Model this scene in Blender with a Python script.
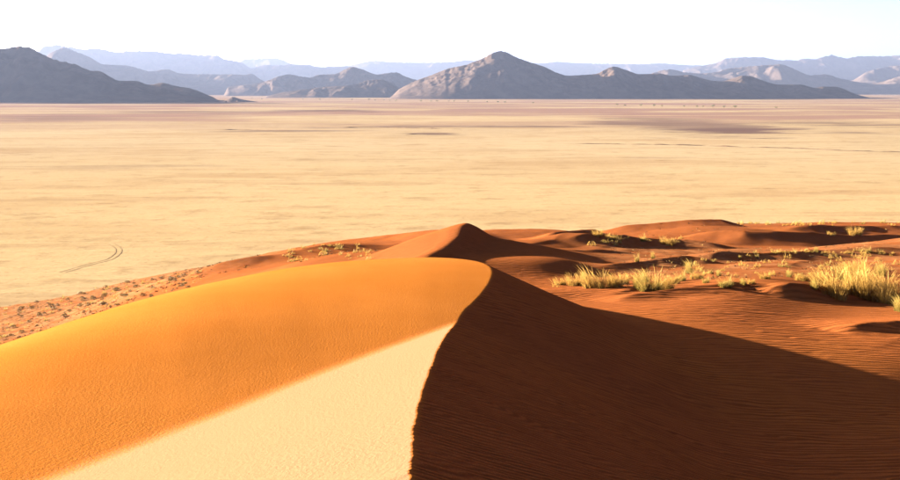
import bpy, math, random
import numpy as np

# ------------------------------------------------------------------ camera, sky, sun, exposure
EYE = 50.0                       # eye height above the plain (m)
F_PX, PW, PH, HORIZON = 965.0, 900.0, 480.0, 90.0
PITCH = math.atan((PH / 2 - HORIZON) / F_PX)
SUN_EL, SUN_AZ = math.radians(8.7), math.radians(-58.0)     # azimuth from +Y, negative = to the left

scene = bpy.context.scene
col = scene.collection
for o in list(bpy.data.objects):
    bpy.data.objects.remove(o, do_unlink=True)

cd = bpy.data.cameras.new('camera')
cam = bpy.data.objects.new('camera', cd)
col.objects.link(cam)
cam.location = (0, 0, EYE)
cam.rotation_euler = (math.pi / 2 - PITCH, 0, 0)
cd.sensor_width = 36.0
cd.lens = 36.0 * F_PX / PW
cd.clip_start = 0.1
cd.clip_end = 200000.0
scene.camera = cam

world = bpy.data.worlds.new('World')
scene.world = world
world.use_nodes = True
wn = world.node_tree
bgn = next(n for n in wn.nodes if n.type == 'BACKGROUND')
sky = wn.nodes.new('ShaderNodeTexSky')
sky.sky_type = 'NISHITA'
sky.sun_disc = False
sky.sun_elevation = SUN_EL
sky.sun_rotation = SUN_AZ
sky.altitude = 900
sky.air_density = 0.11
sky.dust_density = 1.2
sky.ozone_density = 0.0
wn.links.new(sky.outputs[0], bgn.inputs[0])
bgn.inputs[1].default_value = 0.05

sd = bpy.data.lights.new('sun', 'SUN')
sd.energy = 5.0
sd.angle = math.radians(0.5)
sd.color = (1.0, 0.85, 0.64)
sun = bpy.data.objects.new('sun', sd)
col.objects.link(sun)
sun.location = (-300, 150, 200)
to_sun = np.array([math.sin(SUN_AZ) * math.cos(SUN_EL), math.cos(SUN_AZ) * math.cos(SUN_EL), math.sin(SUN_EL)])
from mathutils import Vector
sun.rotation_euler = Vector(to_sun).to_track_quat('Z', 'Y').to_euler()

vs = scene.view_settings
vs.view_transform = 'Standard'
vs.look = 'None'
vs.gamma = 1.0
vs.use_curve_mapping = False
vs.exposure = 4.5
scene.cycles.max_bounces = 6
scene.cycles.volume_bounces = 1
scene.cycles.use_denoising = True

rng = np.random.default_rng(7)
random.seed(7)

# ------------------------------------------------------------------ helpers
def ray(u, v):
    """photo pixel -> (x per metre forward, drop per metre forward)"""
    u = np.asarray(u, float); v = np.asarray(v, float)
    dx = (u - PW / 2) / F_PX
    yc = -(v - PH / 2) / F_PX
    Y = math.cos(PITCH) + yc * math.sin(PITCH)
    Z = -math.sin(PITCH) + yc * math.cos(PITCH)
    return dx / Y, -Z / Y

_perm = np.random.default_rng(3).permutation(4096)
_gang = np.random.default_rng(4).uniform(0, 2 * math.pi, 4096)
_gx, _gy = np.cos(_gang), np.sin(_gang)

def perlin(x, y):
    xi = np.floor(x).astype(np.int64); yi = np.floor(y).astype(np.int64)
    fx = x - xi; fy = y - yi
    def g(ix, iy, dx, dy):
        h = _perm[(_perm[ix & 4095] + iy) & 4095]
        return _gx[h] * dx + _gy[h] * dy
    a = g(xi, yi, fx, fy); b = g(xi + 1, yi, fx - 1, fy)
    c = g(xi, yi + 1, fx, fy - 1); d = g(xi + 1, yi + 1, fx - 1, fy - 1)
    sx = fx * fx * fx * (fx * (fx * 6 - 15) + 10); sy = fy * fy * fy * (fy * (fy * 6 - 15) + 10)
    return 1.5 * ((a + (b - a) * sx) * (1 - sy) + (c + (d - c) * sx) * sy)

def fbm(x, y, o=4, gain=0.5):
    s = 0; amp = 1.0
    for i in range(o):
        s = s + amp * perlin(x * 2 ** i + 17.3 * i, y * 2 ** i - 9.1 * i); amp *= gain
    return s

def ridged(x, y, o=5, gain=0.5):
    s = 0; amp = 1.0; t = 0
    for i in range(o):
        s = s + amp * (1 - np.abs(perlin(x * 2 ** i + 31.7 * i, y * 2 ** i + 5.3 * i)) * 1.6); t += amp; amp *= gain
    return s / t

def smax(a, b, k):
    h = np.clip(0.5 + 0.5 * (a - b) / k, 0, 1)
    return b + (a - b) * h + k * h * (1 - h)

def sstep(a, b, x):
    t = np.clip((x - a) / (b - a), 0, 1)
    return t * t * (3 - 2 * t)

def pchip(xs, ys):
    """monotone cubic through points"""
    xs = np.asarray(xs, float); ys = np.asarray(ys, float)
    h = np.diff(xs); d = np.diff(ys) / h
    m = np.zeros_like(xs)
    m[0], m[-1] = d[0], d[-1]
    for i in range(1, len(xs) - 1):
        if d[i - 1] * d[i] > 0:
            w1 = 2 * h[i] + h[i - 1]; w2 = h[i] + 2 * h[i - 1]
            m[i] = (w1 + w2) / (w1 / d[i - 1] + w2 / d[i])
    def f(x):
        x = np.asarray(x, float)
        xc = np.clip(x, xs[0], xs[-1])
        i = np.clip(np.searchsorted(xs, xc) - 1, 0, len(xs) - 2)
        t = (xc - xs[i]) / h[i]
        r = ((1 + 2 * t) * (1 - t) ** 2 * ys[i] + t * (1 - t) ** 2 * h[i] * m[i] + t * t * (3 - 2 * t) * ys[i + 1] + t * t * (t - 1) * h[i] * m[i + 1])
        return r
    return f

def grid_mesh(name, X, Y, Z, mat, attr=None):
    n, m = X.shape
    me = bpy.data.meshes.new(name)
    co = np.stack([X, Y, Z], -1).reshape(-1, 3).astype(np.float32)
    idx = np.arange(n * m).reshape(n, m)
    q = np.stack([idx[:-1, :-1], idx[:-1, 1:], idx[1:, 1:], idx[1:, :-1]], -1).reshape(-1, 4).astype(np.int32)
    me.vertices.add(n * m); me.vertices.foreach_set('co', co.ravel())
    me.loops.add(q.size); me.loops.foreach_set('vertex_index', q.ravel())
    me.polygons.add(len(q)); me.polygons.foreach_set('loop_start', np.arange(0, q.size, 4, dtype=np.int32))
    me.polygons.foreach_set('use_smooth', np.ones(len(q), bool))
    me.update(calc_edges=True)
    if attr:
        for k, val in attr.items():
            a = me.attributes.new(k, 'FLOAT', 'POINT'); a.data.foreach_set('value', val.ravel().astype(np.float32))
    me.materials.append(mat)
    o = bpy.data.objects.new(name, me); col.objects.link(o)
    return o

def structure(o):
    o['kind'] = 'structure'
    return o

# ------------------------------------------------------------------ materials
class NT:
    def __init__(self, name):
        self.m = bpy.data.materials.new(name); self.m.use_nodes = True
        self.t = self.m.node_tree; self.t.nodes.clear()
    def n(self, typ, **kw):
        nd = self.t.nodes.new(typ)
        for k, v in kw.items(): setattr(nd, k, v)
        return nd
    def link(self, a, b): self.t.links.new(a, b)
    def put(self, sock, v):
        if isinstance(v, bpy.types.NodeSocket): self.link(v, sock)
        else: sock.default_value = v
    def math(self, op, a, b=None, c=None, clamp=False):
        nd = self.n('ShaderNodeMath', operation=op, use_clamp=clamp)
        for i, v in enumerate((a, b, c)):
            if v is not None: self.put(nd.inputs[i], v)
        return nd.outputs[0]
    def noise(self, vec, scale, detail=3, rough=0.5, dist=0.0):
        nd = self.n('ShaderNodeTexNoise')
        self.put(nd.inputs['Vector'], vec)
        nd.inputs['Scale'].default_value = scale; nd.inputs['Detail'].default_value = detail
        nd.inputs['Roughness'].default_value = rough; nd.inputs['Distortion'].default_value = dist
        return nd.outputs['Fac']
    def remap(self, v, a, b, c=0.0, d=1.0, smooth=True):
        nd = self.n('ShaderNodeMapRange')
        if smooth: nd.interpolation_type = 'SMOOTHSTEP'
        self.put(nd.inputs['Value'], v)
        for k, x in (('From Min', a), ('From Max', b), ('To Min', c), ('To Max', d)): nd.inputs[k].default_value = x
        return nd.outputs['Result']
    def mix(self, f, a, b):
        nd = self.n('ShaderNodeMix', data_type='RGBA')
        self.put(nd.inputs['Factor'], f)
        self.put(nd.inputs['A'], a if isinstance(a, bpy.types.NodeSocket) else (*a, 1))
        self.put(nd.inputs['B'], b if isinstance(b, bpy.types.NodeSocket) else (*b, 1))
        return nd.outputs['Result']
    def scalevec(self, vec, s):
        nd = self.n('ShaderNodeMapping'); self.put(nd.inputs['Vector'], vec); nd.inputs['Scale'].default_value = s
        return nd.outputs[0]
    def out(self, colr, rough=0.85, spec=0.25, normal=None, **kw):
        if spec == 0:
            b = self.n('ShaderNodeBsdfDiffuse'); self.put(b.inputs['Color'], colr if isinstance(colr, bpy.types.NodeSocket) else (*colr, 1))
            b.inputs['Roughness'].default_value = rough
            if normal is not None: self.link(normal, b.inputs['Normal'])
            o = self.n('ShaderNodeOutputMaterial'); self.link(b.outputs[0], o.inputs[0])
            return self.m
        b = self.n('ShaderNodeBsdfPrincipled')
        self.put(b.inputs['Base Color'], colr if isinstance(colr, bpy.types.NodeSocket) else (*colr, 1))
        b.inputs['Roughness'].default_value = rough
        b.inputs['Specular IOR Level'].default_value = spec
        if normal is not None: self.link(normal, b.inputs['Normal'])
        for k, v in kw.items(): self.put(b.inputs[k], v)
        o = self.n('ShaderNodeOutputMaterial'); self.link(b.outputs[0], o.inputs[0])
        return self.m

def sand_material():
    N = NT('dune_sand')
    pos = N.n('ShaderNodeNewGeometry').outputs['Position']
    sep = N.n('ShaderNodeSeparateXYZ'); N.link(pos, sep.inputs[0])
    x, y, z = sep.outputs
    # colour: orange sand with soft drifts of paler and redder grains, individual grains up close
    c = N.mix(N.remap(N.noise(pos, 0.22, 4, 0.6), 0.3, 0.7), (0.180, 0.063, 0.010), (0.20, 0.073, 0.014))
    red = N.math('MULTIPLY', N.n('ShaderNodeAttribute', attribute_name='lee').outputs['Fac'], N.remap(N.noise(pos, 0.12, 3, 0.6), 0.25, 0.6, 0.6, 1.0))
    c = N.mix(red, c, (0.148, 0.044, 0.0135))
    c = N.mix(N.math('MULTIPLY', N.math('MULTIPLY', N.remap(y, 13.0, 40.0), N.n('ShaderNodeAttribute', attribute_name='lee').outputs['Fac']), N.remap(N.noise(pos, 0.07, 4, 0.65), 0.3, 0.62, 0.35, 0.9)), c, (0.105, 0.034, 0.0125))      # redder sand between the dunes, its colour darkened for grazing sun
    c = N.mix(N.math('MULTIPLY', N.remap(N.noise(pos, 55.0, 2, 0.6), 0.42, 0.75), 0.35), c, (0.11, 0.034, 0.006))
    spk = N.noise(pos, 95.0, 2, 0.7)
    c = N.mix(N.math('MULTIPLY', N.remap(spk, 0.50, 0.70), 0.45), c, (0.085, 0.026, 0.006))
    c = N.mix(N.math('MULTIPLY', N.remap(spk, 0.45, 0.32), 0.35), c, (0.30, 0.115, 0.03))
    grit = N.n('ShaderNodeAttribute', attribute_name='grit').outputs['Fac']
    gn = N.math('MULTIPLY', grit, N.remap(N.noise(pos, 0.5, 4, 0.65), 0.35, 0.6))
    c = N.mix(gn, c, N.mix(N.remap(N.noise(pos, 0.9, 3, 0.6), 0.4, 0.6), (0.095, 0.052, 0.027), (0.17, 0.10, 0.048)))
    # relief
    wob = N.noise(N.scalevec(pos, (0.8, 1.6, 0.3)), 1.0, 2, 0.5)
    wob2 = N.noise(N.scalevec(pos, (0.35, 2.2, 0.3)), 3.0, 2, 0.5)
    base = N.math('ADD', N.math('MULTIPLY_ADD', N.math('SUBTRACT', 1.0, N.math('EXPONENT', N.math('MULTIPLY', N.math('MAXIMUM', x, -1.0), -0.25))), -3.4, y), N.math('MULTIPLY_ADD', wob, 0.55, N.math('MULTIPLY', wob2, 0.10)))
    right = N.n('ShaderNodeAttribute', attribute_name='lee').outputs['Fac']
    ripA = N.math('SINE', N.math('MULTIPLY', base, 2 * math.pi / 0.095))
    ripB = N.math('SINE', N.math('MULTIPLY', base, 2 * math.pi / 0.21))
    ripC = N.math('SINE', N.math('MULTIPLY', N.math('ADD', base, N.math('MULTIPLY', wob, 0.25)), 2 * math.pi / 0.33))
    fa = N.math('MULTIPLY', N.remap(y, 8.0, 18.0, 1.0, 0.0), N.remap(N.noise(pos, 0.9, 2), 0.3, 0.6, 0.35, 1.0))
    fb = N.math('MULTIPLY', N.remap(y, 7.0, 13.0), N.remap(y, 19.0, 26.0, 1.0, 0.0))
    fc = N.math('MULTIPLY', N.math('MULTIPLY', N.remap(y, 19.0, 26.0), N.remap(y, 36.0, 60.0, 1.0, 0.0)), N.remap(N.noise(pos, 0.2, 2), 0.35, 0.6, 0.25, 1.0))
    fb = N.math('MULTIPLY', fb, N.remap(N.noise(pos, 0.28, 2), 0.35, 0.62, 0.1, 1.0))
    band = N.math('ADD', N.math('ADD', N.math('MULTIPLY', ripA, fa), N.math('MULTIPLY', ripB, fb)), N.math('MULTIPLY', ripC, fc))
    band = N.math('MULTIPLY', N.remap(band, -0.9, 0.9), right)
    c = N.mix(N.math('MULTIPLY', N.math('MULTIPLY', band, N.remap(N.noise(pos, 1.6, 3, 0.6), 0.3, 0.65, 0.45, 1.0)), 0.72), c, (0.062, 0.019, 0.006))      # ripple shading painted as darker crests, with coarse dark grains
    facet_sheen = N.n('ShaderNodeAttribute', attribute_name='facet_sheen').outputs['Fac']      # sunlit sheen of the crest facet painted in as paler sand
    bm = N.math('ADD', facet_sheen, N.math('MULTIPLY', N.math('SUBTRACT', N.noise(pos, 60.0, 3, 0.8), 0.5), 2.4))
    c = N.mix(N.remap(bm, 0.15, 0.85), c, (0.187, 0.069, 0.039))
    h = N.math('MULTIPLY', N.math('MULTIPLY', ripA, fa), 0.009)
    h = N.math('ADD', h, N.math('MULTIPLY', N.math('MULTIPLY', ripB, fb), 0.011))
    h = N.math('ADD', h, N.math('MULTIPLY', N.math('MULTIPLY', ripC, fc), 0.010))
    h = N.math('MULTIPLY', h, right)
    g1 = N.noise(N.scalevec(pos, (1.0, 0.85, 1.0)), 36.0, 3, 0.65)
    left = N.math('SUBTRACT', 1.0, right)
    gr = N.math('MULTIPLY', N.math('MULTIPLY', g1, N.remap(N.noise(N.scalevec(pos, (1.0, 0.45, 0.5)), 0.8, 3, 0.6), 0.3, 0.7, 0.6, 1.15)), N.math('MULTIPLY_ADD', left, 0.0036, 0.0032))
    gr = N.math('MULTIPLY', gr, N.remap(y, 25.0, 60.0, 1.0, 0.25))
    h = N.math('ADD', h, gr)
    h = N.math('MULTIPLY_ADD', N.noise(pos, 90.0, 1, 0.5), 0.0012, h)
    b = N.n('ShaderNodeBump'); b.inputs['Strength'].default_value = 1.0; b.inputs['Distance'].default_value = 1.0
    N.link(h, b.inputs['Height'])
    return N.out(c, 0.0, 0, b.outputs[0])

def plain_material():
    N = NT('plain_ground')
    pos = N.n('ShaderNodeNewGeometry').outputs['Position']
    sep = N.n('ShaderNodeSeparateXYZ'); N.link(pos, sep.inputs[0])
    x, y, z = sep.outputs
    big = N.noise(N.scalevec(pos, (0.0006, 0.0016, 0)), 1.0, 5, 0.6, 0.4)
    mid = N.noise(N.scalevec(pos, (0.004, 0.012, 0)), 1.0, 5, 0.65, 0.6)
    fine = N.noise(N.scalevec(pos, (0.05, 0.09, 0)), 1.0, 5, 0.7)
    tiny = N.noise(pos, 0.45, 3, 0.7)
    dots = N.noise(N.scalevec(pos, (0.022, 0.035, 0)), 1.0, 6, 0.75)
    thin = N.noise(N.scalevec(pos, (0.0045, 0.03, 0)), 1.0, 5, 0.7, 0.3)
    c = N.mix(N.remap(big, 0.32, 0.68), (0.215, 0.167, 0.103), (0.247, 0.195, 0.124))
    c = N.mix(N.remap(y, 250.0, 900.0, 0.8, 0.0), c, (0.246, 0.182, 0.096))
    c = N.mix(N.math('MULTIPLY', N.remap(mid, 0.48, 0.70), 0.45), c, (0.150, 0.090, 0.044))
    c = N.mix(N.math('MULTIPLY', N.remap(thin, 0.52, 0.70), 0.42), c, (0.125, 0.075, 0.040))
    c = N.mix(N.math('MULTIPLY', N.remap(dots, 0.54, 0.70), 0.5), c, (0.105, 0.065, 0.033))
    c = N.mix(N.math('MULTIPLY', N.remap(fine, 0.52, 0.72), 0.5), c, (0.11, 0.064, 0.032))
    c = N.mix(N.math('MULTIPLY', N.remap(tiny, 0.55, 0.72), 0.5), c, (0.11, 0.064, 0.03))
    # bare reddish gravel flats farther out
    grav = N.noise(N.scalevec(pos, (0.0011, 0.0032, 0)), 1.0, 5, 0.65, 0.8)
    far = N.remap(y, 1000.0, 1900.0)
    c = N.mix(N.math('MULTIPLY', N.math('MULTIPLY', far, N.remap(grav, 0.40, 0.57)), 0.92), c, (0.138, 0.083, 0.068))
    # dark ragged patches
    rag = N.math('ADD', N.math('SUBTRACT', mid, 0.5), N.math('MULTIPLY', N.math('SUBTRACT', thin, 0.5), 1.2))
    for cx_, cy_, rx, ry, amt in PATCHES:
        dx = N.math('DIVIDE', N.math('SUBTRACT', x, cx_), rx); dy = N.math('DIVIDE', N.math('SUBTRACT', y, cy_), ry)
        d = N.math('SQRT', N.math('ADD', N.math('MULTIPLY', dx, dx), N.math('MULTIPLY', dy, dy)))
        f = N.math('ADD', d, N.math('MULTIPLY', rag, 4.0))
        c = N.mix(N.math('MULTIPLY', N.remap(f, 0.35, 1.2, 1.0, 0.0), amt), c, (0.070, 0.044, 0.040))
    b = N.n('ShaderNodeBump'); b.inputs['Strength'].default_value = 0.5; b.inputs['Distance'].default_value = 1.0
    N.link(N.math('MULTIPLY', fine, 0.6), b.inputs['Height'])
    return N.out(c, 0.0, 0, b.outputs[0])

def rock_material(name, c1, c2, sc):
    N = NT(name)
    pos = N.n('ShaderNodeNewGeometry').outputs['Position']
    a = N.noise(pos, sc, 6, 0.65, 0.3)
    c = N.mix(N.remap(a, 0.35, 0.65), c1, c2)
    b = N.n('ShaderNodeBump'); b.inputs['Strength'].default_value = 0.3; b.inputs['Distance'].default_value = 1.0
    N.link(N.math('MULTIPLY', N.noise(pos, sc * 3, 5, 0.7), 0.12 / sc), b.inputs['Height'])
    return N.out(c, 0.0, 0, b.outputs[0])

def plant_material(name, base, tip, zmax, trans=0.35):
    N = NT(name)
    tc = N.n('ShaderNodeTexCoord').outputs['Object']
    sep = N.n('ShaderNodeSeparateXYZ'); N.link(tc, sep.inputs[0])
    rnd = N.n('ShaderNodeObjectInfo').outputs['Random']
    nz = N.noise(tc, 5.0, 2)
    f = N.math('ADD', N.math('DIVIDE', sep.outputs[2], zmax), N.math('MULTIPLY_ADD', nz, 0.8, -0.4), clamp=True)
    c = N.mix(f, base, tip)
    c = N.mix(N.math('MULTIPLY', rnd, 0.45), c, (tip[0] * 0.82, tip[1] * 0.80, tip[2] * 0.62))
    p = N.n('ShaderNodeBsdfPrincipled'); N.link(c, p.inputs['Base Color'])
    p.inputs['Roughness'].default_value = 0.6; p.inputs['Specular IOR Level'].default_value = 0.04
    t = N.n('ShaderNodeBsdfTranslucent'); N.link(c, t.inputs[0])
    mx = N.n('ShaderNodeMixShader'); mx.inputs[0].default_value = trans
    N.link(p.outputs[0], mx.inputs[1]); N.link(t.outputs[0], mx.inputs[2])
    o = N.n('ShaderNodeOutputMaterial'); N.link(mx.outputs[0], o.inputs[0])
    return N.m

def plain_point(u, v):
    a, s = ray(u, v)
    d = EYE / s
    return float(a * d), float(d)

PATCHES = []
for (u, v, ru, rv, amt) in ((680, 125, 85, 6, .75), (735, 131, 40, 3, .9), (840, 124, 60, 3, .7), (430, 134, 24, 1.6, .8), (400, 127, 100, 1.8, .6), (330, 111, 50, 1.4, .9), (650, 119, 60, 1.5, .5), (200, 112, 110, 2, .5), (70, 118, 90, 2.5, .4),
                            (540, 127, 45, 1.5, .7), (860, 133, 40, 1.5, .6), (280, 131, 60, 1.2, .6), (640, 158, 60, 1.2, .35), (90, 168, 80, 2, .25)):
    x0, y0 = plain_point(u, v)
    PATCHES.append((x0, y0, ru * y0 / F_PX, rv * y0 * y0 / (F_PX * EYE), amt))

M_SAND = sand_material()
M_PLAIN = plain_material()
M_ROCK = rock_material('near_rock', (0.042, 0.032, 0.030), (0.070, 0.050, 0.042), 0.012)
M_ROCKFAR = rock_material('far_rock', (0.05, 0.038, 0.035), (0.075, 0.055, 0.046), 0.004)
M_STRAW = plant_material('straw_grass', (0.18, 0.105, 0.024), (0.32, 0.198, 0.056), 0.6)
M_GREEN = plant_material('green_grass', (0.115, 0.085, 0.02), (0.24, 0.170, 0.048), 0.6)
M_SHRUB = plant_material('dry_shrub', (0.08, 0.045, 0.02), (0.13, 0.08, 0.03), 0.5, 0.2)
M_LEAF = plant_material('acacia_leaf', (0.06, 0.07, 0.025), (0.09, 0.10, 0.035), 6.0, 0.2)
M_BARK = rock_material('bark', (0.09, 0.06, 0.04), (0.14, 0.10, 0.07), 2.0)
M_TRACK = rock_material('track_soil', (0.175, 0.126, 0.070), (0.21, 0.157, 0.09), 0.5)

# ------------------------------------------------------------------ the dune surface (eye frame: eye at 0,0,0)
_sil = [(-260, 430), (-80, 372), (0, 345), (75, 320), (150, 297.5), (220, 281), (300, 266.5), (350, 261), (400, 258.2), (430, 257.3), (450, 257.2), (480, 257.6), (540, 259.5)]
_a, _s = ray([p[0] for p in _sil], [p[1] for p in _sil])
S1 = pchip(_a, _s)
YT1 = pchip([-0.9, -0.477, -0.3, -0.1, 0.0, 0.08], [11.0, 15.5, 21.0, 28.5, 30.0, 30.8])

def O1far(a, y):
    a = np.clip(a, -0.8, 0.09)
    yt = YT1(a)
    k = 0.0094 * (19.4 / yt) ** 2.05
    d = y - yt
    q = np.where(d < 6, k * d * d, k * 36 + 12 * k * (d - 6))
    return -S1(a) * y - q

_fa, _fy = np.meshgrid(np.linspace(-0.46, -0.02, 30), np.linspace(10.0, 14.0, 20))
_fit = np.linalg.lstsq(np.stack([np.ones(_fa.size), (_fa * _fy).ravel(), _fy.ravel()], -1), O1far(_fa, _fy).ravel(), rcond=None)[0]
print('near plane', _fit)

def O1(a, y):
    near = _fit[0] + _fit[1] * (a * y) + _fit[2] * y - 0.02 * np.clip(9.0 - y, 0, 6)
    w = sstep(7.5, 14.5, y)
    return near * (1 - w) + O1far(a, y) * w

def FC(y):
    return np.where(y < 4.3, -1.78 - 0.05 * (y - 4.3), -1.78 - 0.17 * (y - 4.3))

# crest line of the near dune, from its pixels
_cr = [(410, 480), (411.5, 455), (415, 420), (420, 400), (427, 378), (440, 346), (450, 330), (462, 314), (478, 297.5), (487, 286), (491, 278.5), (492.3, 272), (491, 268), (487, 264.7), (480, 262), (468, 259.8), (452, 258.2), (440, 257.6)]
_cy, _cx = [], []
for (u, v) in _cr:
    a, s = ray(u, v)
    ys = np.linspace(2, 31, 8000)
    g = np.maximum(FC(ys), O1(np.full_like(ys, a), ys)) + s * ys
    i = np.argmax(g > 0) if (g > 0).any() else np.argmax(g)
    y0 = ys[i]
    if not _cy or y0 > _cy[-1] + 0.05:
        _cy.append(float(y0)); _cx.append(float(a * y0))
CREST_NEAR = list(zip(_cx, _cy))
_far = [(33, -1.2), (37, -1.2)]
_d2 = [(425, 257.5, 40), (445, 246, 44.5), (457, 236, 48), (460.5, 228, 51), (466, 223, 52.5)]
for (yy, xx) in _far:
    if yy > _cy[-1] + 0.3: _cy.append(yy); _cx.append(xx)
for (u, v, yy) in _d2:
    _cy.append(yy); _cx.append(float(ray(u, v)[0] * yy))
_cy += [58, 70, 100, 500]; _cx += [1.6, 2.4, 4.0, 8.0]
_cy = [-10, 0, 2.0] + _cy; _cx = [-0.1, -0.1, -0.13] + _cx
CX0 = pchip(_cy, _cx)

def CX(y):
    # brink scalloped by ripples
    y = np.asarray(y, float)
    jag = (0.004 + 0.010 * np.clip(perlin(y * 1.1, np.zeros_like(y) + 8.1) + 0.2, 0, 1)) * perlin(y * 13.0, np.zeros_like(y) + 3.3) + 0.007 * fbm(y * 2.1, np.zeros_like(y) + 1.7, 3)
    return CX0(y) + jag * sstep(28, 14, y)

# second dune
_sil2 = [(-250, 560), (0, 420), (100, 370), (200, 320), (300, 277), (330, 268), (380, 251), (426, 234), (445, 228), (460, 223.8), (466, 223), (475, 225), (490, 230), (520, 235.5), (545, 240), (580, 247), (620, 258), (700, 285)]
_a2, _s2 = ray([p[0] for p in _sil2], [p[1] for p in _sil2])
S2 = pchip(_a2, _s2)
Q2 = pchip([20, 34, 40, 44.5, 48, 51, 52.5], [2.5, 1.9, 1.46, 1.08, 0.62, 0.20, 0.0])
def O2(a, y):
    d = y - 52.5
    q = np.where(d < 0, Q2(np.minimum(y, 52.5)), 0.012 * d * d)
    yc = np.clip(y, 34.0, 52.5)
    a2 = a - (CX0(yc) / yc - CX0(np.array(52.5)) / 52.5)       # the ridge follows its winding crest
    return -S2(np.clip(a2, _a2[0], _a2[-1])) * y - q

# broad terrain: drop per metre as a smooth function of bearing and log distance
_T = [
    # right hollow and field
    (900, 480, 13.7), (1100, 480, 15), (830, 474, 13.2), (760, 424, 15.5), (900, 373, 20.0), (1100, 392, 20.5), (750, 331, 23.6), (620, 316, 25.5), (900, 326, 26.2), (1100, 330, 27),
    (800, 314, 28), (860, 298, 31.5), (740, 284.5, 33), (610, 293, 33.5), (570, 288, 35), (680, 287, 34.5), (950, 300, 31),
    (700, 271, 43), (850, 264, 48), (1000, 262, 48), (600, 262, 52), (750, 252, 65), (880, 247, 75), (640, 245, 78), (860, 246, 108), (720, 240, 108), (580, 240, 95), (1050, 240, 90),
    (680, 228, 150), (610, 234, 150), (760, 226, 165), (900, 226, 160), (1050, 226, 160), (545, 232, 140), (500, 236, 130),
    (700, 225, 230), (900, 228, 230), (550, 235, 220), (1050, 228, 230), (700, 240, 340), (900, 245, 340), (1050, 245, 340), (500, 245, 310), (400, 246, 300),
    # under and behind the near dunes
    (450, 300, 30), (450, 262, 52), (520, 268, 48), (450, 245, 80), (480, 240, 110), (380, 275, 50), (430, 236, 120), (520, 300, 30),
    # left
    (300, 266, 62), (250, 285, 62), (330, 258, 80), (300, 257, 109), (400, 247, 117), (345, 251, 113), (230, 267, 106), (190, 277, 104), (100, 300, 135), (150, 284, 150),
    (0, 340, 120), (60, 322, 125), (0, 322, 160), (-100, 345, 140), (-200, 360, 150), (200, 315, 60), (100, 345, 60), (0, 375, 60), (-200, 420, 60), (-200, 500, 30), (0, 450, 30), (150, 400, 30), (300, 340, 30),
    (0, 306, 222), (80, 292, 238), (130, 280, 252), (180, 274, 262), (250, 262, 200), (300, 258, 220), (-100, 325, 215), (-250, 345, 215),
    (0, 300, 330), (150, 290, 340), (300, 270, 320), (-250, 320, 330),
]
_tu = np.array(_T, float)
_ta, _ts = ray(_tu[:, 0], _tu[:, 1])
_px = np.stack([_ta / 0.25, np.log(_tu[:, 2]) / 0.45], -1)
def _phi(r): return np.sqrt(r * r + 0.15)
_K = _phi(np.linalg.norm(_px[:, None] - _px[None], axis=-1)) + np.eye(len(_px)) * -0.0
_P = np.concatenate([np.ones((len(_px), 1)), _px], 1)
_A = np.block([[_K, _P], [_P.T, np.zeros((3, 3))]])
_w = np.linalg.solve(_A, np.concatenate([_ts, np.zeros(3)]))

def TBASE(x, y):
    ye = np.clip(y, 9.0, 460.0)
    a = np.clip(x / np.maximum(ye, 1e-3), -1.2, 1.2)
    p = np.stack([a / 0.25, np.log(ye) / 0.45], -1)
    s = _w[-3] + _w[-2] * p[..., 0] + _w[-1] * p[..., 1]
    for i in range(len(_px)):
        s = s + _w[i] * _phi(np.hypot(p[..., 0] - _px[i, 0], p[..., 1] - _px[i, 1]))
    return -s * ye

# secondary dunes: (u, v of crest middle, distance, height, windward width, lee width, half length, bend)
_MOUNDS = [
    (640, 247, 76, 0.4, 5, 3.0, 12, 0.01), (560, 246, 70, 0.3, 5, 2.8, 10, 0.01), (645, 293, 33.5, 0.30, 3.0, 1.6, 2.6, -0.05), (905, 322, 25, 0.04, 2.5, 1.6, 3.5, -0.06),
    (720, 262, 52, 0.18, 4, 1.8, 8, 0.03), (950, 250, 70, 1.0, 7, 3, 18, 0.0), (800, 266, 48, 0.15, 4, 1.8, 6, 0.02),
]
# crest lines of the farther dunes: points (u, v, distance), height, windward width, lee width (the lee looks at the hollow)
_RIDGES = [
    ([(180, 271, 104), (230, 256, 106), (300, 245, 110), (350, 239, 114), (415, 234, 118)], 0.8, 14, 6.5),
    ([(600, 230, 148), (650, 222, 150), (690, 219, 151), (745, 223, 154)], 1.1, 14, 6.0),
    ([(676, 236, 112), (705, 228, 110), (745, 226, 107), (800, 230, 107), (850, 236, 108), (930, 243, 110)], 1.35, 9, 4.6),
    ([(780, 229, 132), (830, 225, 136), (900, 225, 138), (1000, 226, 138)], 1.15, 12, 5.0),
    ([(540, 234, 118), (572, 227, 121), (608, 231, 123)], 1.15, 9, 4.2),
    ([(478, 226.5, 54), (510, 232, 56), (550, 239.5, 58), (600, 250, 60), (640, 259, 61)], 0.22, 5, 0.9),
    ([(765, 288, 31), (800, 289, 31.3), (840, 293, 31.6), (900, 299, 32)], 0.38, 2.5, 0.8),
    ([(560, 250, 68), (610, 247, 72), (680, 249, 74), (730, 252, 72)], 0.6, 6, 2.6),
    ([(690, 263, 49), (750, 259, 53), (820, 258, 56), (930, 262, 56)], 0.38, 5, 1.9),
    ([(590, 268, 44), (640, 264, 46), (700, 263, 49)], 0.40, 4, 1.7),
    ([(610, 300, 29.5), (660, 293, 31), (720, 288, 32), (760, 288, 32.5)], 0.22, 2.2, 1.0),
    ([(835, 322, 24.6), (870, 318, 25.2), (920, 316, 25.8), (1000, 318, 26)], 0.20, 2.5, 0.9),
]
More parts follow.
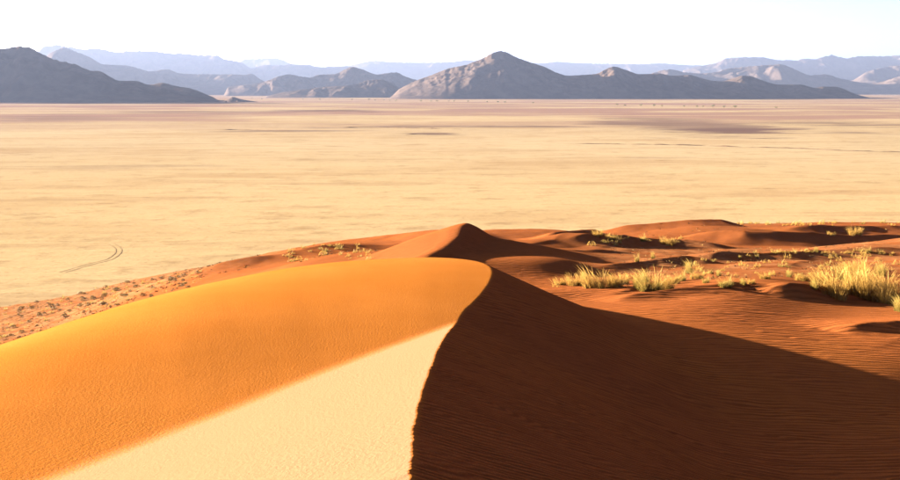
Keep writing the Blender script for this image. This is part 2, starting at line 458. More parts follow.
def RIDGES(x, y):
    z = np.zeros_like(x)
    for pts, h, wb, wl in _RIDGES:
        P = [(float(ray(u, v)[0]) * d, d) for u, v, d in pts]
        best = np.full(x.shape, 1e9); sd = np.zeros_like(x); along = np.zeros_like(x); acc = 0.0
        tot = sum(math.dist(P[i], P[i + 1]) for i in range(len(P) - 1))
        for i in range(len(P) - 1):
            (ax, ay), (bx, by) = P[i], P[i + 1]
            ex, ey = bx - ax, by - ay; L = math.hypot(ex, ey)
            t = np.clip(((x - ax) * ex + (y - ay) * ey) / L ** 2, 0, 1)
            dx, dy = x - ax - t * ex, y - ay - t * ey
            dd = np.hypot(dx, dy)
            m = dd < best
            side = np.sign(dx * ey - dy * ex)       # positive on the camera's side of a line drawn left to right
            best = np.where(m, dd, best); sd = np.where(m, dd * side, sd); along = np.where(m, (acc + t * L) / tot, along)
            acc += L
        sd = sd + 0.12 * wl * fbm(x / (wl * 1.6), y / (wl * 1.6), 2)
        taper = np.clip(np.minimum(along, 1 - along) * 4.5, 0, 1); taper = taper * (2 - taper)
        hh = h * taper * (1 + 0.12 * fbm(x / (wb * 1.2), y / (wb * 1.2), 2))
        lee = np.clip(1 - sd / wl, 0, 1); lee = lee - 0.12 * np.sin(np.pi * lee)
        z = z + hh * np.where(sd > 0, lee, sstep(-wb, wb * 0.35, sd) / sstep(-wb, wb * 0.35, np.zeros(1)))
    return z

def MOUNDS(x, y):
    z = np.zeros_like(x)
    wx = x + 0.8 * fbm(x / 9, y / 9, 2) * np.clip(y / 80, 0, 1.5)
    for (u, v, d, h, wl, wr, ly, bend) in _MOUNDS:
        a, _ = ray(u, v)
        x0 = float(a) * d
        dy = (y - d) / ly
        env = np.clip(1 - dy * dy, 0, 1) ** 1.5
        xi = wx - x0 - bend * (y - d) ** 2 - 0.6 * (y - d)
        p = np.where(xi < 0, sstep(-2 * wl, 0.55 * wl, xi) / 0.86, 0)
        pr = np.clip(1 - xi / (wr * (0.35 + 0.65 * env) + 1e-6), 0, 1)
        p = np.where(xi >= 0, sstep(-2 * wl, 0.55 * wl, np.zeros_like(xi)) / 0.86 * pr * (1 - 0.25 * np.sin(np.pi * pr)), p)
        z = z + h * env * p
    return z

def GRIT(x, y):
    """where gravel and short growth lie between the dunes"""
    a = x / np.maximum(y, 1)
    l = 0.85 * sstep(-0.14, -0.24, a) * sstep(95, 125, y) 
    r = 0.4 * sstep(0.10, 0.2, a) * sstep(34, 44, y) * sstep(88, 66, y)
    far = sstep(185, 220, y)
    return np.clip(np.maximum(np.maximum(l, r), far), 0, 1)

def terrain(x, y, detail=True):
    """height in the eye frame and lee mask"""
    yy = np.maximum(y, 0.5)
    a = x / yy
    T = TBASE(x, y) + MOUNDS(x, y) + RIDGES(x, y)
    if detail:
        g = GRIT(x, y)
        T = T + (0.10 * fbm(x / 6, y / 8, 3)) * sstep(20, 60, y) + g * (0.16 * fbm(x / 3.0, y / 4.5, 4))
        T = T + 0.6 * fbm(x / 40, y / 55, 2) * sstep(60, 140, y) * sstep(400, 200, y)
    cx = CX(y)
    d = x - cx
    ac = cx / yy
    # near dune
    FCy = FC(y)
    und = 0.0015 * fbm((x + 0.28 * y) / 0.55, (y - 0.2 * x) / 6.0, 2) * sstep(0.0, 2.5, -d) if detail else 0.0
    Fl = FCy - 0.25 * np.clip(-d, 0, 50)
    left = smax(np.where(y < 22, Fl, -99.0), O1(a, yy) + und, 0.045)
    crest = smax(np.where(y < 22, FCy, -99.0), O1(ac, yy), 0.045)
    dd = np.clip(d, 0, None)
    slip = crest - 0.46 * dd + 0.0025 * dd * dd
    if detail:
        slip = slip + 0.05 * fbm(x / 2.2, y / 3.5, 2) * sstep(0.3, 3.0, dd)
    # second dune
    o2 = O2(a, yy)
    o2r = o2 + 0.6 * Q2(np.clip(y, 20, 52.5)) * sstep(0.6, 6.0, dd) * sstep(38, 45, y) - 0.35 * sstep(0.0, 1.8, dd) * sstep(60, 54, y) * sstep(42, 49, y) - 0.0 * dd
    zl = smax(left, smax(o2, T, 0.5), 0.35)
    zr = smax(slip, smax(o2r, T, 0.5), 0.35)
    # same blending on the brink itself
    z = np.where(d < 0, zl, zr)
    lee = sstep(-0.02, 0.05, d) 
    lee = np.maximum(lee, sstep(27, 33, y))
    br = sstep(-0.11, 0.12, np.where(y < 22, Fl, -99.0) - O1(a, yy)) * (d < 0.0)  # area that takes the painted sheen colour
    return z, lee, br

def height(x, y):
    z, _, _ = terrain(np.atleast_1d(np.asarray(x, float)), np.atleast_1d(np.asarray(y, float)))
    return z

def ground_hit(u, v, ymin=4.0, ymax=300.0):
    """where the sight line through a photo pixel meets the dunes (eye frame), or None"""
    a, s = ray(u, v)
    ys = np.exp(np.linspace(math.log(ymin), math.log(ymax), 900))
    g = height(float(a) * ys, ys) + float(s) * ys
    idx = np.where(g > 0)[0]
    if len(idx) == 0: return None
    y = float(ys[idx[0]])
    x = float(a) * y
    return x, y, float(height(x, y)[0])

def build_dunes():
    y = np.concatenate([np.linspace(-4, 2, 40)[:-1], np.exp(np.linspace(math.log(2), math.log(440), 1190))])
    dl = np.linspace(-0.66, 0.66, 661)
    ol = 0.66 + 1.6 * np.linspace(0, 1, 34)[1:] ** 1.6
    b = np.concatenate([-ol[::-1], dl, ol])
    Y, B = np.meshgrid(y, b, indexing='ij')
    W = np.maximum(Y, 0) + 3.0
    X = CX(Y) + W * B
    Z = np.empty_like(X); L = np.empty_like(X); Bk = np.empty_like(X)
    for i in range(0, len(y), 150):
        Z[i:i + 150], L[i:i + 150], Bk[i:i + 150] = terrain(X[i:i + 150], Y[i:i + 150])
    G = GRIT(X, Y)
    return structure(grid_mesh('dune_field', X, Y, Z + EYE, M_SAND, {'lee': L, 'grit': G, 'facet_sheen': Bk}))

build_dunes()

# ------------------------------------------------------------------ the plain
def plain_height(x, y):
    r = np.hypot(x, y)
    f = sstep(350, 1200, r)
    return f * (0.45 * fbm(x / 190, y / 260, 3) + 1.2 * fbm(x / 900, y / 1300, 3) * sstep(900, 2500, r)) * sstep(40000, 20000, r)

def build_plain():
    t = np.linspace(-1, 1, 420); x = 45000 * np.sinh(t * 6.2) / math.sinh(6.2)
    t = np.linspace(0, 1, 520); y = -600 + 46000 * (np.exp(t * 5.2) - 1) / (math.exp(5.2) - 1)
    Y, X = np.meshgrid(y, x, indexing='ij')
    return structure(grid_mesh('plain', X, Y, plain_height(X, Y), M_PLAIN))
build_plain()

# ------------------------------------------------------------------ mountains
def mountain(name, sky_pts, dist, front, back, rough=0.16, nx=260, ny=110, mat=None, seed=0, spur=0.5, ridge_wob=0.35, power=1.15):
    mat = mat or M_ROCK
    us = np.array([p[0] for p in sky_pts], float); vsk = np.array([p[1] for p in sky_pts], float)
    f = pchip(us, vsk)
    U = np.linspace(us[0], us[-1], nx)
    A, Sg = ray(U, f(U))
    A = A[:, None]
    if isinstance(dist, list): dist = pchip([p[0] for p in dist], [p[1] for p in dist])(U)[:, None]
    if isinstance(front, list): front = pchip([p[0] for p in front], [p[1] for p in front])(U)[:, None]
    tt = np.linspace(-1, 1, ny)[None, :]
    X0 = A * dist
    L = float(np.max(front))
    rw = ridge_wob * fbm(X0 / (L * 1.6) + seed * 3.1, np.zeros_like(X0) + seed, 3)
    yrel = np.where(tt < 0, tt * front, tt * back)
    Y = dist + yrel + 0 * A
    X = A * Y
    # position relative to the wandering ridge
    q = np.where(yrel < rw * front, (yrel - rw * front) / (front + rw * front), (yrel - rw * front) / np.maximum(back - rw * front, 1))
    q = np.clip(q, -1, 1)
    wx = X + 0.25 * L * fbm(X / (L * 0.9) + seed, Y / (L * 0.9) + 7 + seed, 3)
    prof = np.clip(1 - np.abs(q), 0, 1)
    body = prof ** power
    rd = ridged((wx + 0.35 * yrel) / (L * 0.62) + seed * 1.7, yrel / (L * 1.7) + seed, 5, 0.42)
    env = np.clip(prof * (1 - prof) * 4, 0, 1)
    h = body * (1 + rough * fbm(X / (L * 0.25), Y / (L * 0.25), 5, 0.55) * 0.5) + spur * (rd - 0.62) * env * (0.35 + body)
    h = np.clip(h, 0, None)
    # heights so that the skyline reads as in the photograph
    Ht = (-Sg[:, None] * dist + EYE)
    Hs = np.maximum(Ht, 3.0)
    Z = h * Hs
    top = np.max((Z - EYE) / Y, axis=1)
    want = -Sg
    sc = np.ones(nx)
    for it in range(3):
        top_z = np.max((Z * sc[:, None] - EYE) / Y, axis=1)
        iy = np.argmax((Z * sc[:, None] - EYE) / Y, axis=1)
        yi = Y[np.arange(nx), iy]; zi = Z[np.arange(nx), iy]
        need = (want * yi + EYE) / np.maximum(zi, 1)
        k = np.ones(5) / 5
        sc = np.convolve(np.pad(np.clip(need, 0.3, 2.5), 2, 'edge'), k, 'valid')
    Z = Z * sc[:, None]
    edge = np.minimum(sstep(0, 0.03, np.linspace(0, 1, nx)), sstep(1, 0.97, np.linspace(0, 1, nx)))[:, None]
    Z = Z * edge - 4.0
    o = grid_mesh(name, X.T.copy(), Y.T.copy(), Z.T.copy(), mat)
    return structure(o)

mountain('mountain', [(-160, 60), (-110, 48), (-60, 40), (-30, 45), (0, 48), (10, 47), (18, 45.3), (30, 47), (40, 52), (55, 59), (75, 63.5), (90, 69.5), (100, 70.5), (112, 77), (120, 80), (135, 80), (150, 84), (162, 82), (175, 85), (190, 87.5), (205, 93), (215, 97), (224, 100)],
         4450, 470, 900, seed=1, spur=0.45)
mountain('rock_outcrop', [(222, 101), (228, 98.5), (233, 96), (240, 98), (248, 99.5), (258, 101), (266, 103)], 4150, 70, 120, seed=2, nx=90, ny=50)
mountain('mountain', [(30, 80), (50, 53), (57, 49.5), (65, 47.3), (75, 51), (90, 57), (103, 64), (125, 65), (135, 67), (150, 71), (167, 69), (180, 73), (205, 74), (225, 74), (245, 74.5), (251, 73.5), (262, 80), (272, 83), (290, 88)],
         11000, 1000, 1500, seed=3, nx=300, mat=M_ROCKFAR)
mountain('mountain_range', [(-220, 60), (-120, 52), (-60, 56), (0, 53), (38, 51), (43, 47), (57, 44.8), (70, 47), (85, 49), (95, 48.3), (103, 49), (115, 52), (130, 51), (150, 51), (168, 53), (185, 53.5), (200, 55), (215, 55), (225, 59), (240, 62), (252, 68), (258, 66), (270, 65), (285, 65), (290, 64), (310, 65), (320, 67), (345, 66), (380, 75)],
         19000, 1700, 2500, seed=4, nx=420, mat=M_ROCKFAR)
mountain('mountain_range', [(210, 70), (238, 62), (247, 59), (265, 58.5), (275, 58), (285, 61), (295, 65), (320, 67), (345, 66), (360, 63), (375, 60.7), (390, 62), (420, 62.5), (450, 62), (467, 60), (490, 62), (545, 63), (555, 61.7), (580, 63), (600, 63.5), (640, 64), (660, 63.3), (685, 65), (712, 65.5), (760, 70)],
         27000, 2200, 3500, seed=5, nx=480, mat=M_ROCKFAR)
mountain('hill', [(222, 88), (235, 85.5), (250, 84), (262, 82), (271, 79), (280, 75.5), (290, 74), (300, 76), (310, 77), (320, 74.2), (330, 74), (337, 73), (345, 69), (353, 66.5), (362, 69), (378, 74), (390, 72.3), (396, 72), (405, 76), (418, 80), (440, 86)],
         8600, 480, 900, seed=6, nx=280)
mountain('hill', [(262, 98), (270, 95), (282, 92), (300, 89.5), (318, 87), (345, 85), (358, 83.3), (368, 79.7), (380, 79), (392, 83), (402, 89), (412, 94), (422, 97), (432, 99)],
         6500, 300, 700, seed=7, nx=220, spur=0.35)
mountain('mountain_range', [(385, 95), (400, 88), (415, 80.5), (430, 75), (450, 67.5), (467, 64), (472, 62), (485, 56.5), (494, 51.8), (500, 50.4), (506, 51.4), (515, 56), (530, 61.5), (545, 66.5), (558, 72.5), (568, 75), (580, 74.5), (597, 73), (605, 69), (614, 66), (625, 69), (640, 73.5), (660, 73), (672, 75), (690, 74.5), (700, 77), (712, 80),
                            (722, 80.5), (735, 77), (743, 75), (752, 76), (760, 79), (780, 84), (800, 84), (815, 87), (825, 86), (835, 86), (843, 88), (852, 92), (865, 96), (880, 98.5), (896, 101)],
         6000, [(385, 620), (500, 560), (620, 400), (760, 330), (900, 260)], 1000, seed=8, nx=720, ny=150, spur=0.26, power=0.95, ridge_wob=0.22)
mountain('mountain_range', [(640, 78), (655, 72), (670, 69), (685, 72), (700, 73), (715, 72), (730, 68), (740, 67), (765, 65), (780, 64), (795, 69), (810, 75), (825, 74), (840, 78), (860, 82), (870, 83), (880, 82), (890, 79), (900, 76), (930, 70), (980, 72), (1060, 80)],
         11500, 950, 1500, seed=11, nx=320, mat=M_ROCKFAR)
mountain('mountain', [(835, 86), (855, 79), (866, 72), (880, 68), (900, 65), (930, 63), (980, 68), (1050, 66), (1100, 76)], 14500, 1200, 1800, seed=13, nx=220, mat=M_ROCKFAR)
mountain('mountain_range', [(670, 74), (700, 66), (715, 63), (728, 58), (745, 57), (760, 57), (780, 60), (797, 60), (805, 58.5), (815, 59), (825, 56), (832, 55), (845, 58), (860, 56), (880, 56), (900, 55), (940, 52), (1000, 58), (1080, 54), (1160, 62)],
         20000, 1700, 2600, seed=12, nx=360, mat=M_ROCKFAR)

# ------------------------------------------------------------------ plants
def mesh_from(name, verts, faces, mats):
    me = bpy.data.meshes.new(name)
    me.from_pydata(verts, [], faces)
    for m in mats: me.materials.append(m)
    return me

def grass_mesh(name, n, height_, spread, width, mat, lean=(0.0, 0.0), seed=0, droop=0.5, curl=1.0, hubs=7):
    r = random.Random(seed)
    V, Fc = [], []
    H = []
    for i in range(hubs):
        az = r.uniform(0, 2 * math.pi); rad = spread * 0.40 * math.sqrt(r.random())
        H.append((rad * math.cos(az), rad * math.sin(az), r.uniform(0.45, 1.0), lean[0] + r.gauss(0, 0.16), lean[1] + r.gauss(0, 0.16), r.uniform(0.5, 1.4)))
    for i in range(n):
        hx, hy, hs, lx, ly, op = r.choice(H)
        az = r.uniform(0, 2 * math.pi); rad = abs(r.gauss(0, 0.07)) * spread
        bx, by = hx + rad * math.cos(az), hy + rad * math.sin(az)
        tall = r.random() < 0.16
        L = height_ * hs * (r.uniform(0.95, 1.3) if tall else r.uniform(0.25, 0.9))
        out = abs(r.gauss(0, 0.42)) * op * (0.5 if tall else 1.0)
        dx, dy = math.cos(az) * out + lx, math.sin(az) * out + ly
        p = [bx, by, -0.04]; seg = 4
        wa = r.uniform(0, math.pi); wx, wy = math.cos(wa), math.sin(wa)
        d = [dx * 0.5, dy * 0.5, 1.0]
        base = len(V); wd = width * (0.6 if tall else 1.0)
        dr = droop * r.uniform(0.2, 1.6)
        for k in range(seg + 1):
            w = wd * (1 - (k / seg) ** 1.6) * 0.5 + 0.0008
            if tall and k >= seg - 1: w = wd * (0.9 if k == seg - 1 else 0.25)        # seed head
            V.append((p[0] - wx * w, p[1] - wy * w, p[2])); V.append((p[0] + wx * w, p[1] + wy * w, p[2]))
            l = math.sqrt(d[0] ** 2 + d[1] ** 2 + d[2] ** 2)
            for j in range(3): p[j] += d[j] / l * L / seg
            d[0] += dx * curl * 0.55; d[1] += dy * curl * 0.55; d[2] -= dr * 0.30
        for k in range(seg):
            Fc.append((base + 2 * k, base + 2 * k + 1, base + 2 * k + 3, base + 2 * k + 2))
    return mesh_from(name, V, Fc, [mat])

def shrub_mesh(name, n, w, h, mat, seed=0, leaf=0.07):
    r = random.Random(seed)
    V, Fc = [], []
    for i in range(n):
        a = r.uniform(0, 2 * math.pi); q = math.sqrt(r.random()); zz = r.random() ** 0.8
        rad = w * 0.5 * q * math.sqrt(max(0.05, 1 - (zz * 0.92) ** 2)) * (1 + 0.25 * math.sin(3 * a + seed))
        c = Vector((rad * math.cos(a), rad * math.sin(a), zz * h - 0.02))
        e1 = Vector((r.gauss(0, 1), r.gauss(0, 1), r.gauss(0, 1))).normalized() * leaf * r.uniform(0.5, 1.3)
        e2 = e1.cross(Vector((r.gauss(0, 1), r.gauss(0, 1), r.gauss(0, 1)))).normalized() * leaf * r.uniform(0.3, 0.7)
        b = len(V)
        V += [tuple(c - e1), tuple(c + e2), tuple(c + e1), tuple(c - e2)]
        Fc.append((b, b + 1, b + 2, b + 3))
    for i in range(10):     # bare twigs
        a = r.uniform(0, 2 * math.pi); t = Vector((math.cos(a) * w * 0.4, math.sin(a) * w * 0.4, h * r.uniform(0.5, 1.05)))
        s = Vector((-math.sin(a), math.cos(a), 0)) * 0.012
        b = len(V)
        V += [tuple(-s), tuple(s), tuple(t)]
        Fc.append((b, b + 1, b + 2))
    return mesh_from(name, V, Fc, [mat])

def plant(name, me, x, y, z, scale, rot, label, cat, group=None):
    o = bpy.data.objects.new(name, me); col.objects.link(o)
    o.location = (x, y, z + EYE); o.rotation_euler = (0, 0, rot); o.scale = scale
    o['label'] = label; o['category'] = cat
    if group: o['group'] = group
    return o

# meshes one unit (1 m) tall, copied with shared data
G_BIG = [grass_mesh('tall_straw_grass', 900, 1.0, 1.3, 0.014, M_STRAW, (-0.12, 0.0), 11 + i, 0.55) for i in range(2)]
G_WIND = grass_mesh('windblown_grass', 460, 1.0, 1.1, 0.015, M_STRAW, (-0.38, 0.05), 31, 0.35, 0.7)
G_GREEN = [grass_mesh('green_tussock', 460, 1.0, 1.0, 0.016, M_GREEN, (-0.05, 0.0), 41 + i, 0.4) for i in range(2)]
G_TWIG = grass_mesh('sparse_stems', 45, 1.0, 0.8, 0.02, M_STRAW, (-0.1, 0.0), 51, 0.3)
G_SMALL = [grass_mesh('small_tuft', 90, 1.0, 1.5, 0.05, M_STRAW if i != 2 else M_GREEN, (0, 0), 61 + i, 0.7, 1.3) for i in range(4)]
S_MESH = [shrub_mesh('small_shrub', 260, 1.7, 1.0, M_SHRUB, 71 + i, 0.12) for i in range(3)]

def place_px(u, v, hpx, me, name, label, cat, group=None, wscale=1.12, ymin=24.0):
    hit = ground_hit(u, v, ymin)
    if hit is None: return None
    x, y, z = hit
    hm = 0.88 * hpx / F_PX * y
    return plant(name, me, x, y, z, (hm * wscale, hm * wscale, hm), random.uniform(-0.4, 0.4), label, cat, group)

R_CLUMP = [G_BIG[0], G_GREEN[0], G_BIG[1], G_GREEN[1], G_WIND]
BIG = [
    (846, 297, 40, G_BIG[0], 1.0, 'broad dense straw grass clump on the rim of the rippled sand basin'),
    (870, 298, 44, G_BIG[1], 1.0, 'tallest feathery yellow grass clump above the rippled sand basin'),
    (858, 284, 34, G_GREEN[0], 1.2, 'greenish grass clump growing just behind the tallest yellow clump'),
    (893, 303, 36, G_BIG[0], 0.9, 'yellow grass clump beside the tallest clump, past the basin rim'),
    (830, 293, 28, G_TWIG, 1.3, 'sparse straw stems leaning out from the broad clump by the basin'),
    (813, 289, 14, G_GREEN[1], 1.2, 'low rounded pale grass tuft on the edge of the rippled basin'),
    (897, 311, 22, G_GREEN[1], 1.0, 'short green grass tuft low on the slope below the basin clumps'),
    (594, 288, 30, G_WIND, 1.0, 'windblown straw grass clump bent to one side behind the shadowed dune'),
    (610, 288, 24, G_BIG[1], 0.9, 'upright yellow grass clump touching the windblown clump'),
    (576, 286, 17, G_BIG[0], 0.9, 'short yellow grass clump between windblown clump and shadowed dune'),
    (650, 291, 31, G_GREEN[0], 0.95, 'large green and straw tussock on the small orange mound'),
    (663, 290, 20, G_BIG[1], 1.0, 'yellow grass clump against the side of the large green tussock'),
    (636, 288, 20, G_GREEN[1], 1.0, 'dark green low tussock between the two largest mound clumps'),
    (625, 287, 12, G_TWIG, 1.3, 'thin dry stems on bare sand between mound tussocks'),
    (556, 287, 9, G_TWIG, 1.6, 'row of low dry stems at the edge of the dune shadow'),
    (688, 273, 18, G_GREEN[1], 1.0, 'green tussock standing alone on the sand flat behind the mound'),
    (637, 262, 12, G_GREEN[0], 0.6, 'narrow upright grass tuft on the brown slope of the middle dune'),
    (652, 259, 10, G_GREEN[1], 0.8, 'rounded grass tuft on the brown slope of the middle dune'),
    (726, 286, 14, G_GREEN[0], 1.6, 'wide pale green tussock half sunk behind the orange mound crest'),
    (742, 284, 9, G_GREEN[1], 1.5, 'small pale green tuft beside the wide half sunk tussock'),
    (598, 237, 10, G_BIG[0], 0.9, 'yellow grass clump in the saddle between the far dunes'),
    (611, 240, 8, G_BIG[1], 1.3, 'spreading straw clump beside the saddle grass between far dunes'),
    (643, 241, 10, G_GREEN[0], 1.0, 'green grass clump at the foot of the far orange dune'),
    (668, 245, 12, G_BIG[1], 1.2, 'full yellow clump in front of the far orange dune'),
    (855, 235, 11, G_BIG[0], 1.0, 'bright yellow clump on the shaded back of the far dune'),
    (831, 236, 6, G_BIG[1], 1.2, 'small straw clump on the shaded back of the far dune'),
    (868, 253, 8, G_GREEN[0], 1.0, 'green tuft in the line of stones below the far shaded dune'),
    (815, 252, 7, G_GREEN[1], 1.3, 'low green tussock below the far shaded dune'),
    (757, 258, 6, G_GREEN[0], 0.8, 'thin green tuft alone on the flat reddish sand'),
    (739, 259, 5, G_GREEN[1], 0.9, 'tiny green tuft next to the thin tuft on reddish sand'),
]
for (u, v, hp, me, ws, lab) in BIG:
    place_px(u, v, hp, me, 'grass_clump', lab, 'grass clump', wscale=ws)

for (u, v, hp) in ((681, 281, 15), (697, 279, 12), (706, 283, 10), (718, 276, 9), (560, 285, 10), (583, 281, 14), (620, 284, 15), (643, 282, 18), (672, 284, 14), (765, 279, 9), (788, 277, 10), (802, 281, 12), (820, 283, 16), (838, 280, 22), (884, 290, 26), (878, 276, 20), (855, 272, 16), (752, 284, 8)):
    place_px(u, v, hp, R_CLUMP[int(u) % 5], 'grass_clump', 'low yellow and green clump in the grass belt along the dune hollow', 'grass clump', 'clumps in the grass belt', wscale=1.1)

def scatter(n, pick, hpx, meshes, name, label, cat, group, ws=(0.9, 1.6), ymin=34.0):
    done = 0; tries = 0
    while done < n and tries < n * 6:
        tries += 1
        u, v = pick()
        hit = ground_hit(u, v, ymin)
        if hit is None: continue
        x, y, z = hit
        hm = random.uniform(*hpx) / F_PX * y
        w = random.uniform(*ws)
        plant(name, random.choice(meshes), x, y, z, (hm * w, hm * w, hm), random.uniform(0, 6.28), label, cat, group)
        done += 1

R = random
scatter(34, lambda: (R.uniform(755, 900), 253 + R.gauss(0, 1.2)), (2.5, 5), G_SMALL, 'grass_tuft', 'small straw tuft in the row along the foot of the far shaded dune', 'grass tuft', 'tufts in the row below the far shaded dune')
scatter(62, lambda: (R.uniform(690, 900), R.uniform(256, 277)), (3, 6.5), G_SMALL, 'grass_tuft', 'small straw tuft scattered on the reddish sand flat between the dunes', 'grass tuft', 'tufts scattered on the sand flat')
scatter(30, lambda: (R.uniform(735, 900), R.uniform(221, 226)), (2.5, 5), G_SMALL, 'grass_tuft', 'small straw tuft along the crest line of the farthest red dunes', 'grass tuft', 'tufts on the farthest dune crest', ymin=90)
scatter(16, lambda: (R.uniform(590, 690), R.uniform(238, 248)), (3, 6), G_SMALL, 'grass_tuft', 'small straw tuft in the dip between the middle and far dunes', 'grass tuft', 'tufts in the dip between dunes')
def slope_px():
    u = R.uniform(0, 200)
    return u, R.uniform(306 - 0.19 * u, max(308 - 0.19 * u, 344 - 0.335 * u + 0.0002 * u * u))
scatter(95, slope_px, (1.5, 3.4), G_SMALL, 'grass_tuft', 'small straw tuft on the stony slope where the dunes meet the plain', 'grass tuft', 'tufts on the stony slope', (1.1, 2.0), ymin=70)
scatter(40, lambda: (R.uniform(285, 385), R.uniform(245, 262)), (2.5, 5), G_SMALL, 'grass_tuft', 'small pale tuft in the hollow behind the lit orange dune', 'grass tuft', 'tufts in the hollow behind the lit dune', ymin=45)
scatter(95, slope_px, (1.3, 3.6), S_MESH, 'shrub', 'low dark shrub on the stony slope where the dunes meet the plain', 'shrub', 'dark shrubs on the stony slope', (1.0, 2.0), ymin=70)

def ground_scrub():
    g = np.random.default_rng(21)
    pts = []
    for (n, a0, a1, y0, y1, sz) in ((6500, -0.54, -0.20, 98, 236, 0.21), (2600, 0.16, 0.54, 36, 84, 0.11), (500, -0.17, -0.07, 62, 100, 0.15), (400, 0.2, 0.54, 120, 165, 0.2)):
        a = g.uniform(a0, a1, n); y = np.exp(g.uniform(math.log(y0), math.log(y1), n)); x = a * y
        keep = fbm(x / (sz * 26), y / (sz * 40), 3) + g.normal(0, 0.25, n) > 0.12
        x, y = x[keep], y[keep]
        z = height(x, y)
        pts += list(zip(x, y, z, sz * g.uniform(0.35, 1.5, len(x)) ** 1.5))
    V, Fc, mi = [], [], []
    r = random.Random(9)
    for (x, y, z, h) in pts:
        dark = r.random() < 0.72
        for k in range(11):
            az = r.uniform(0, 6.28); o = r.uniform(0.1, 1.1) * h; w = h * r.uniform(0.05, 0.16)
            bx, by = x + math.cos(az) * 0.5 * o, y + math.sin(az) * 0.5 * o
            wa = r.uniform(0, 3.14); b = len(V); zz = z + EYE - 0.03
            V += [(bx - math.cos(wa) * w, by - math.sin(wa) * w, zz), (bx + math.cos(wa) * w, by + math.sin(wa) * w, zz), (bx + math.cos(az) * o, by + math.sin(az) * o, zz + h * r.uniform(0.25, 0.8))]
            Fc.append((b, b + 1, b + 2)); mi.append(1 if dark else 0)
    me = mesh_from('dry_scrub', V, Fc, [M_STRAWLET, M_SCRUB])
    me.polygons.foreach_set('material_index', mi)
    o = bpy.data.objects.new('dry_scrub', me); col.objects.link(o); o['kind'] = 'stuff'
M_STRAWLET = rock_material('straw_litter', (0.16, 0.10, 0.035), (0.24, 0.16, 0.06), 1.0)
M_SCRUB = rock_material('scrub_twigs', (0.06, 0.035, 0.018), (0.10, 0.06, 0.028), 1.0)
ground_scrub()

# ------------------------------------------------------------------ small things far out on the plain
def tube_ring(V, Fc, p0, p1, r0, r1, n=6):
    p0, p1 = Vector(p0), Vector(p1); d = (p1 - p0).normalized()
    u = d.orthogonal().normalized(); w = d.cross(u); b = len(V)
    for p, r_ in ((p0, r0), (p1, r1)):
        for k in range(n):
            a = 2 * math.pi * k / n; V.append(tuple(p + (u * math.cos(a) + w * math.sin(a)) * r_))
    for k in range(n): Fc.append((b + k, b + (k + 1) % n, b + n + (k + 1) % n, b + n + k))

def acacia(seed):
    r = random.Random(seed)
    V, Fc = [], []
    tube_ring(V, Fc, (0, 0, -0.3), (0.15, 0, 2.6), 0.34, 0.24)
    tips = []
    for i in range(6):
        a = i * 1.05 + r.uniform(-.3, .3); t = (math.cos(a) * r.uniform(1.6, 3.2), math.sin(a) * r.uniform(1.6, 3.2), r.uniform(4.6, 6.0))
        tube_ring(V, Fc, (0.15, 0, 2.4), t, 0.2, 0.06); tips.append(t)
    tr = mesh_from('trunk', V, Fc, [M_BARK])
    V, Fc = [], []
    for i in range(420):
        t = r.choice(tips); c = Vector(t) + Vector((r.gauss(0, 1.1), r.gauss(0, 1.1), r.gauss(0.2, 0.45)))
        e1 = Vector((r.gauss(0, 1), r.gauss(0, 1), r.gauss(0, .6))).normalized() * r.uniform(.25, .55); e2 = e1.cross(Vector((r.gauss(0, 1), r.gauss(0, 1), r.gauss(0, 1)))).normalized() * r.uniform(.2, .4)
        b = len(V); V += [tuple(c - e1), tuple(c + e2), tuple(c + e1), tuple(c - e2)]; Fc.append((b, b + 1, b + 2, b + 3))
    return tr, mesh_from('crown', V, Fc, [M_LEAF])
ACACIA = [acacia(5), acacia(6), acacia(8)]
for (u, v) in [(252, 99), (262, 100), (303, 100), (320, 100.5), (352, 100.5), (369, 100.5), (375, 101), (384, 101), (390, 101.3), (396, 101.5), (421, 102), (431, 102), (437, 102.4), (449, 102), (454, 102.2), (468, 102.8), (487, 103), (498, 103.2), (505, 103.5), (533, 104),
               (617, 106), (625, 106.4), (641, 106.6), (654, 106.8), (662, 107), (684, 107.4), (697, 107.8), (703, 107.8), (713, 108), (724, 108.3), (735, 108.6), (776, 109)]:
    x, y = plain_point(u, v)
    t = bpy.data.objects.new('acacia_tree', None); col.objects.link(t); t.empty_display_size = 1
    t.location = (x, y, float(plain_height(np.array([x]), np.array([y]))[0])); t.rotation_euler = (0, 0, R.uniform(0, 6.28))
    s = R.uniform(0.8, 1.25); t.scale = (s, s, s)
    t['label'] = 'tiny dark flat-crowned tree out on the open plain before the mountains'; t['category'] = 'tree'; t['group'] = 'scattered trees on the far plain'
    tr, cr = R.choice(ACACIA)
    for nm, me in (('trunk', tr), ('crown', cr)):
        c = bpy.data.objects.new(nm, me); col.objects.link(c); c.parent = t

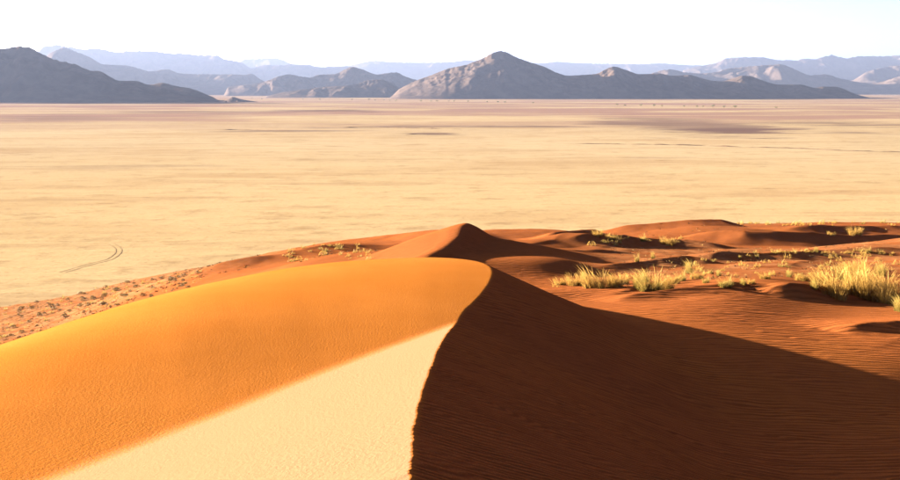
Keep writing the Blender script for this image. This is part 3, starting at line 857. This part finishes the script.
def ribbon(name, pts, width, zoff, mat, hump=0.0, off=0.0):
    P = np.array([plain_point(u, v) for u, v in pts])
    L = np.concatenate([[0], np.cumsum(np.linalg.norm(np.diff(P, axis=0), axis=1))])
    t = np.linspace(0, L[-1], max(40, int(L[-1] / 4)))
    C = np.stack([pchip(L, P[:, 0])(t), pchip(L, P[:, 1])(t)], -1)
    T = np.gradient(C, axis=0); T /= np.linalg.norm(T, axis=1)[:, None]
    Nn = np.stack([-T[:, 1], T[:, 0]], -1)
    C = C + Nn * off
    ws = width * (0.6 + 0.4 * np.clip(1 + fbm(t / 25, np.zeros_like(t) + 2.2, 3), 0.1, 2)) if hump else np.full_like(t, width)
    ends = np.minimum(1, np.minimum(np.linspace(0, 8, len(t)), np.linspace(8, 0, len(t))))
    k = np.array([-1, -0.55, -0.1, 0.3, 0.7, 1.0]) if hump else np.array([-1.0, 1.0])
    hh = np.array([0, 0.5, 1.0, 0.85, 0.4, 0]) if hump else np.array([0.0, 0.0])
    X = C[:, 0:1] + Nn[:, 0:1] * (ws * 0.5)[:, None] * k; Y = C[:, 1:2] + Nn[:, 1:2] * (ws * 0.5)[:, None] * k
    Z = plain_height(X, Y) + zoff + hump * hh[None] * (ends * np.clip(0.7 + 0.9 * fbm(t / 18, np.zeros_like(t), 3), 0.05, 2))[:, None]
    return structure(grid_mesh(name, X, Y, Z, mat))

for off in (-0.85, 0.85):
    ribbon('tyre_track', [(62, 272.5), (76, 268.3), (92, 263.7), (110, 259), (117, 254), (118.5, 249.5), (115, 246), (111, 244)], 0.34, 0.05, M_TRACK, 0.0, off)
M_BANK = rock_material('bank_soil', (0.10, 0.068, 0.048), (0.15, 0.10, 0.065), 0.2)
ribbon('low_dark_bank', [(560, 143.5), (620, 144.2), (700, 145.6), (740, 147), (800, 148.6), (850, 150.8), (930, 152.5)], 7.0, -0.15, M_BANK, 0.9)
ribbon('low_dark_bank', [(400, 135.5), (415, 134.3), (432, 133.6), (452, 134.5)], 9.0, -0.15, M_BANK, 0.6)  # dark low hump added to stand for a shadow on the plain
ribbon('low_dark_bank', [(330, 128), (380, 127.5), (440, 129), (470, 129.5)], 9.0, -0.15, M_BANK, 0.9)
ribbon('low_dark_bank', [(208, 130), (240, 129.5), (262, 130.2), (300, 131.5)], 9.0, -0.15, M_BANK, 0.8)

# ------------------------------------------------------------------ haze over the whole country
def build_haze():
    x0, x1, y0, y1, z0, z1 = -46000, 46000, -1200, 46500, -8.0, 1050.0
    V = [(x, y, z) for z in (z0, z1) for y in (y0, y1) for x in (x0, x1)]
    Fc = [(0, 2, 3, 1), (4, 5, 7, 6), (0, 1, 5, 4), (2, 6, 7, 3), (0, 4, 6, 2), (1, 3, 7, 5)]
    m = bpy.data.materials.new('haze_air'); m.use_nodes = True
    t = m.node_tree; t.nodes.clear()
    v = t.nodes.new('ShaderNodeVolumePrincipled')
    v.inputs['Color'].default_value = (0.092, 0.118, 0.198, 1)
    v.inputs['Density'].default_value = 5.0e-5
    v.inputs['Anisotropy'].default_value = 0.2
    o = t.nodes.new('ShaderNodeOutputMaterial'); t.links.new(v.outputs[0], o.inputs['Volume'])
    me = mesh_from('haze', V, Fc, [m])
    h = bpy.data.objects.new('haze', me); col.objects.link(h); h['kind'] = 'stuff'
build_haze()
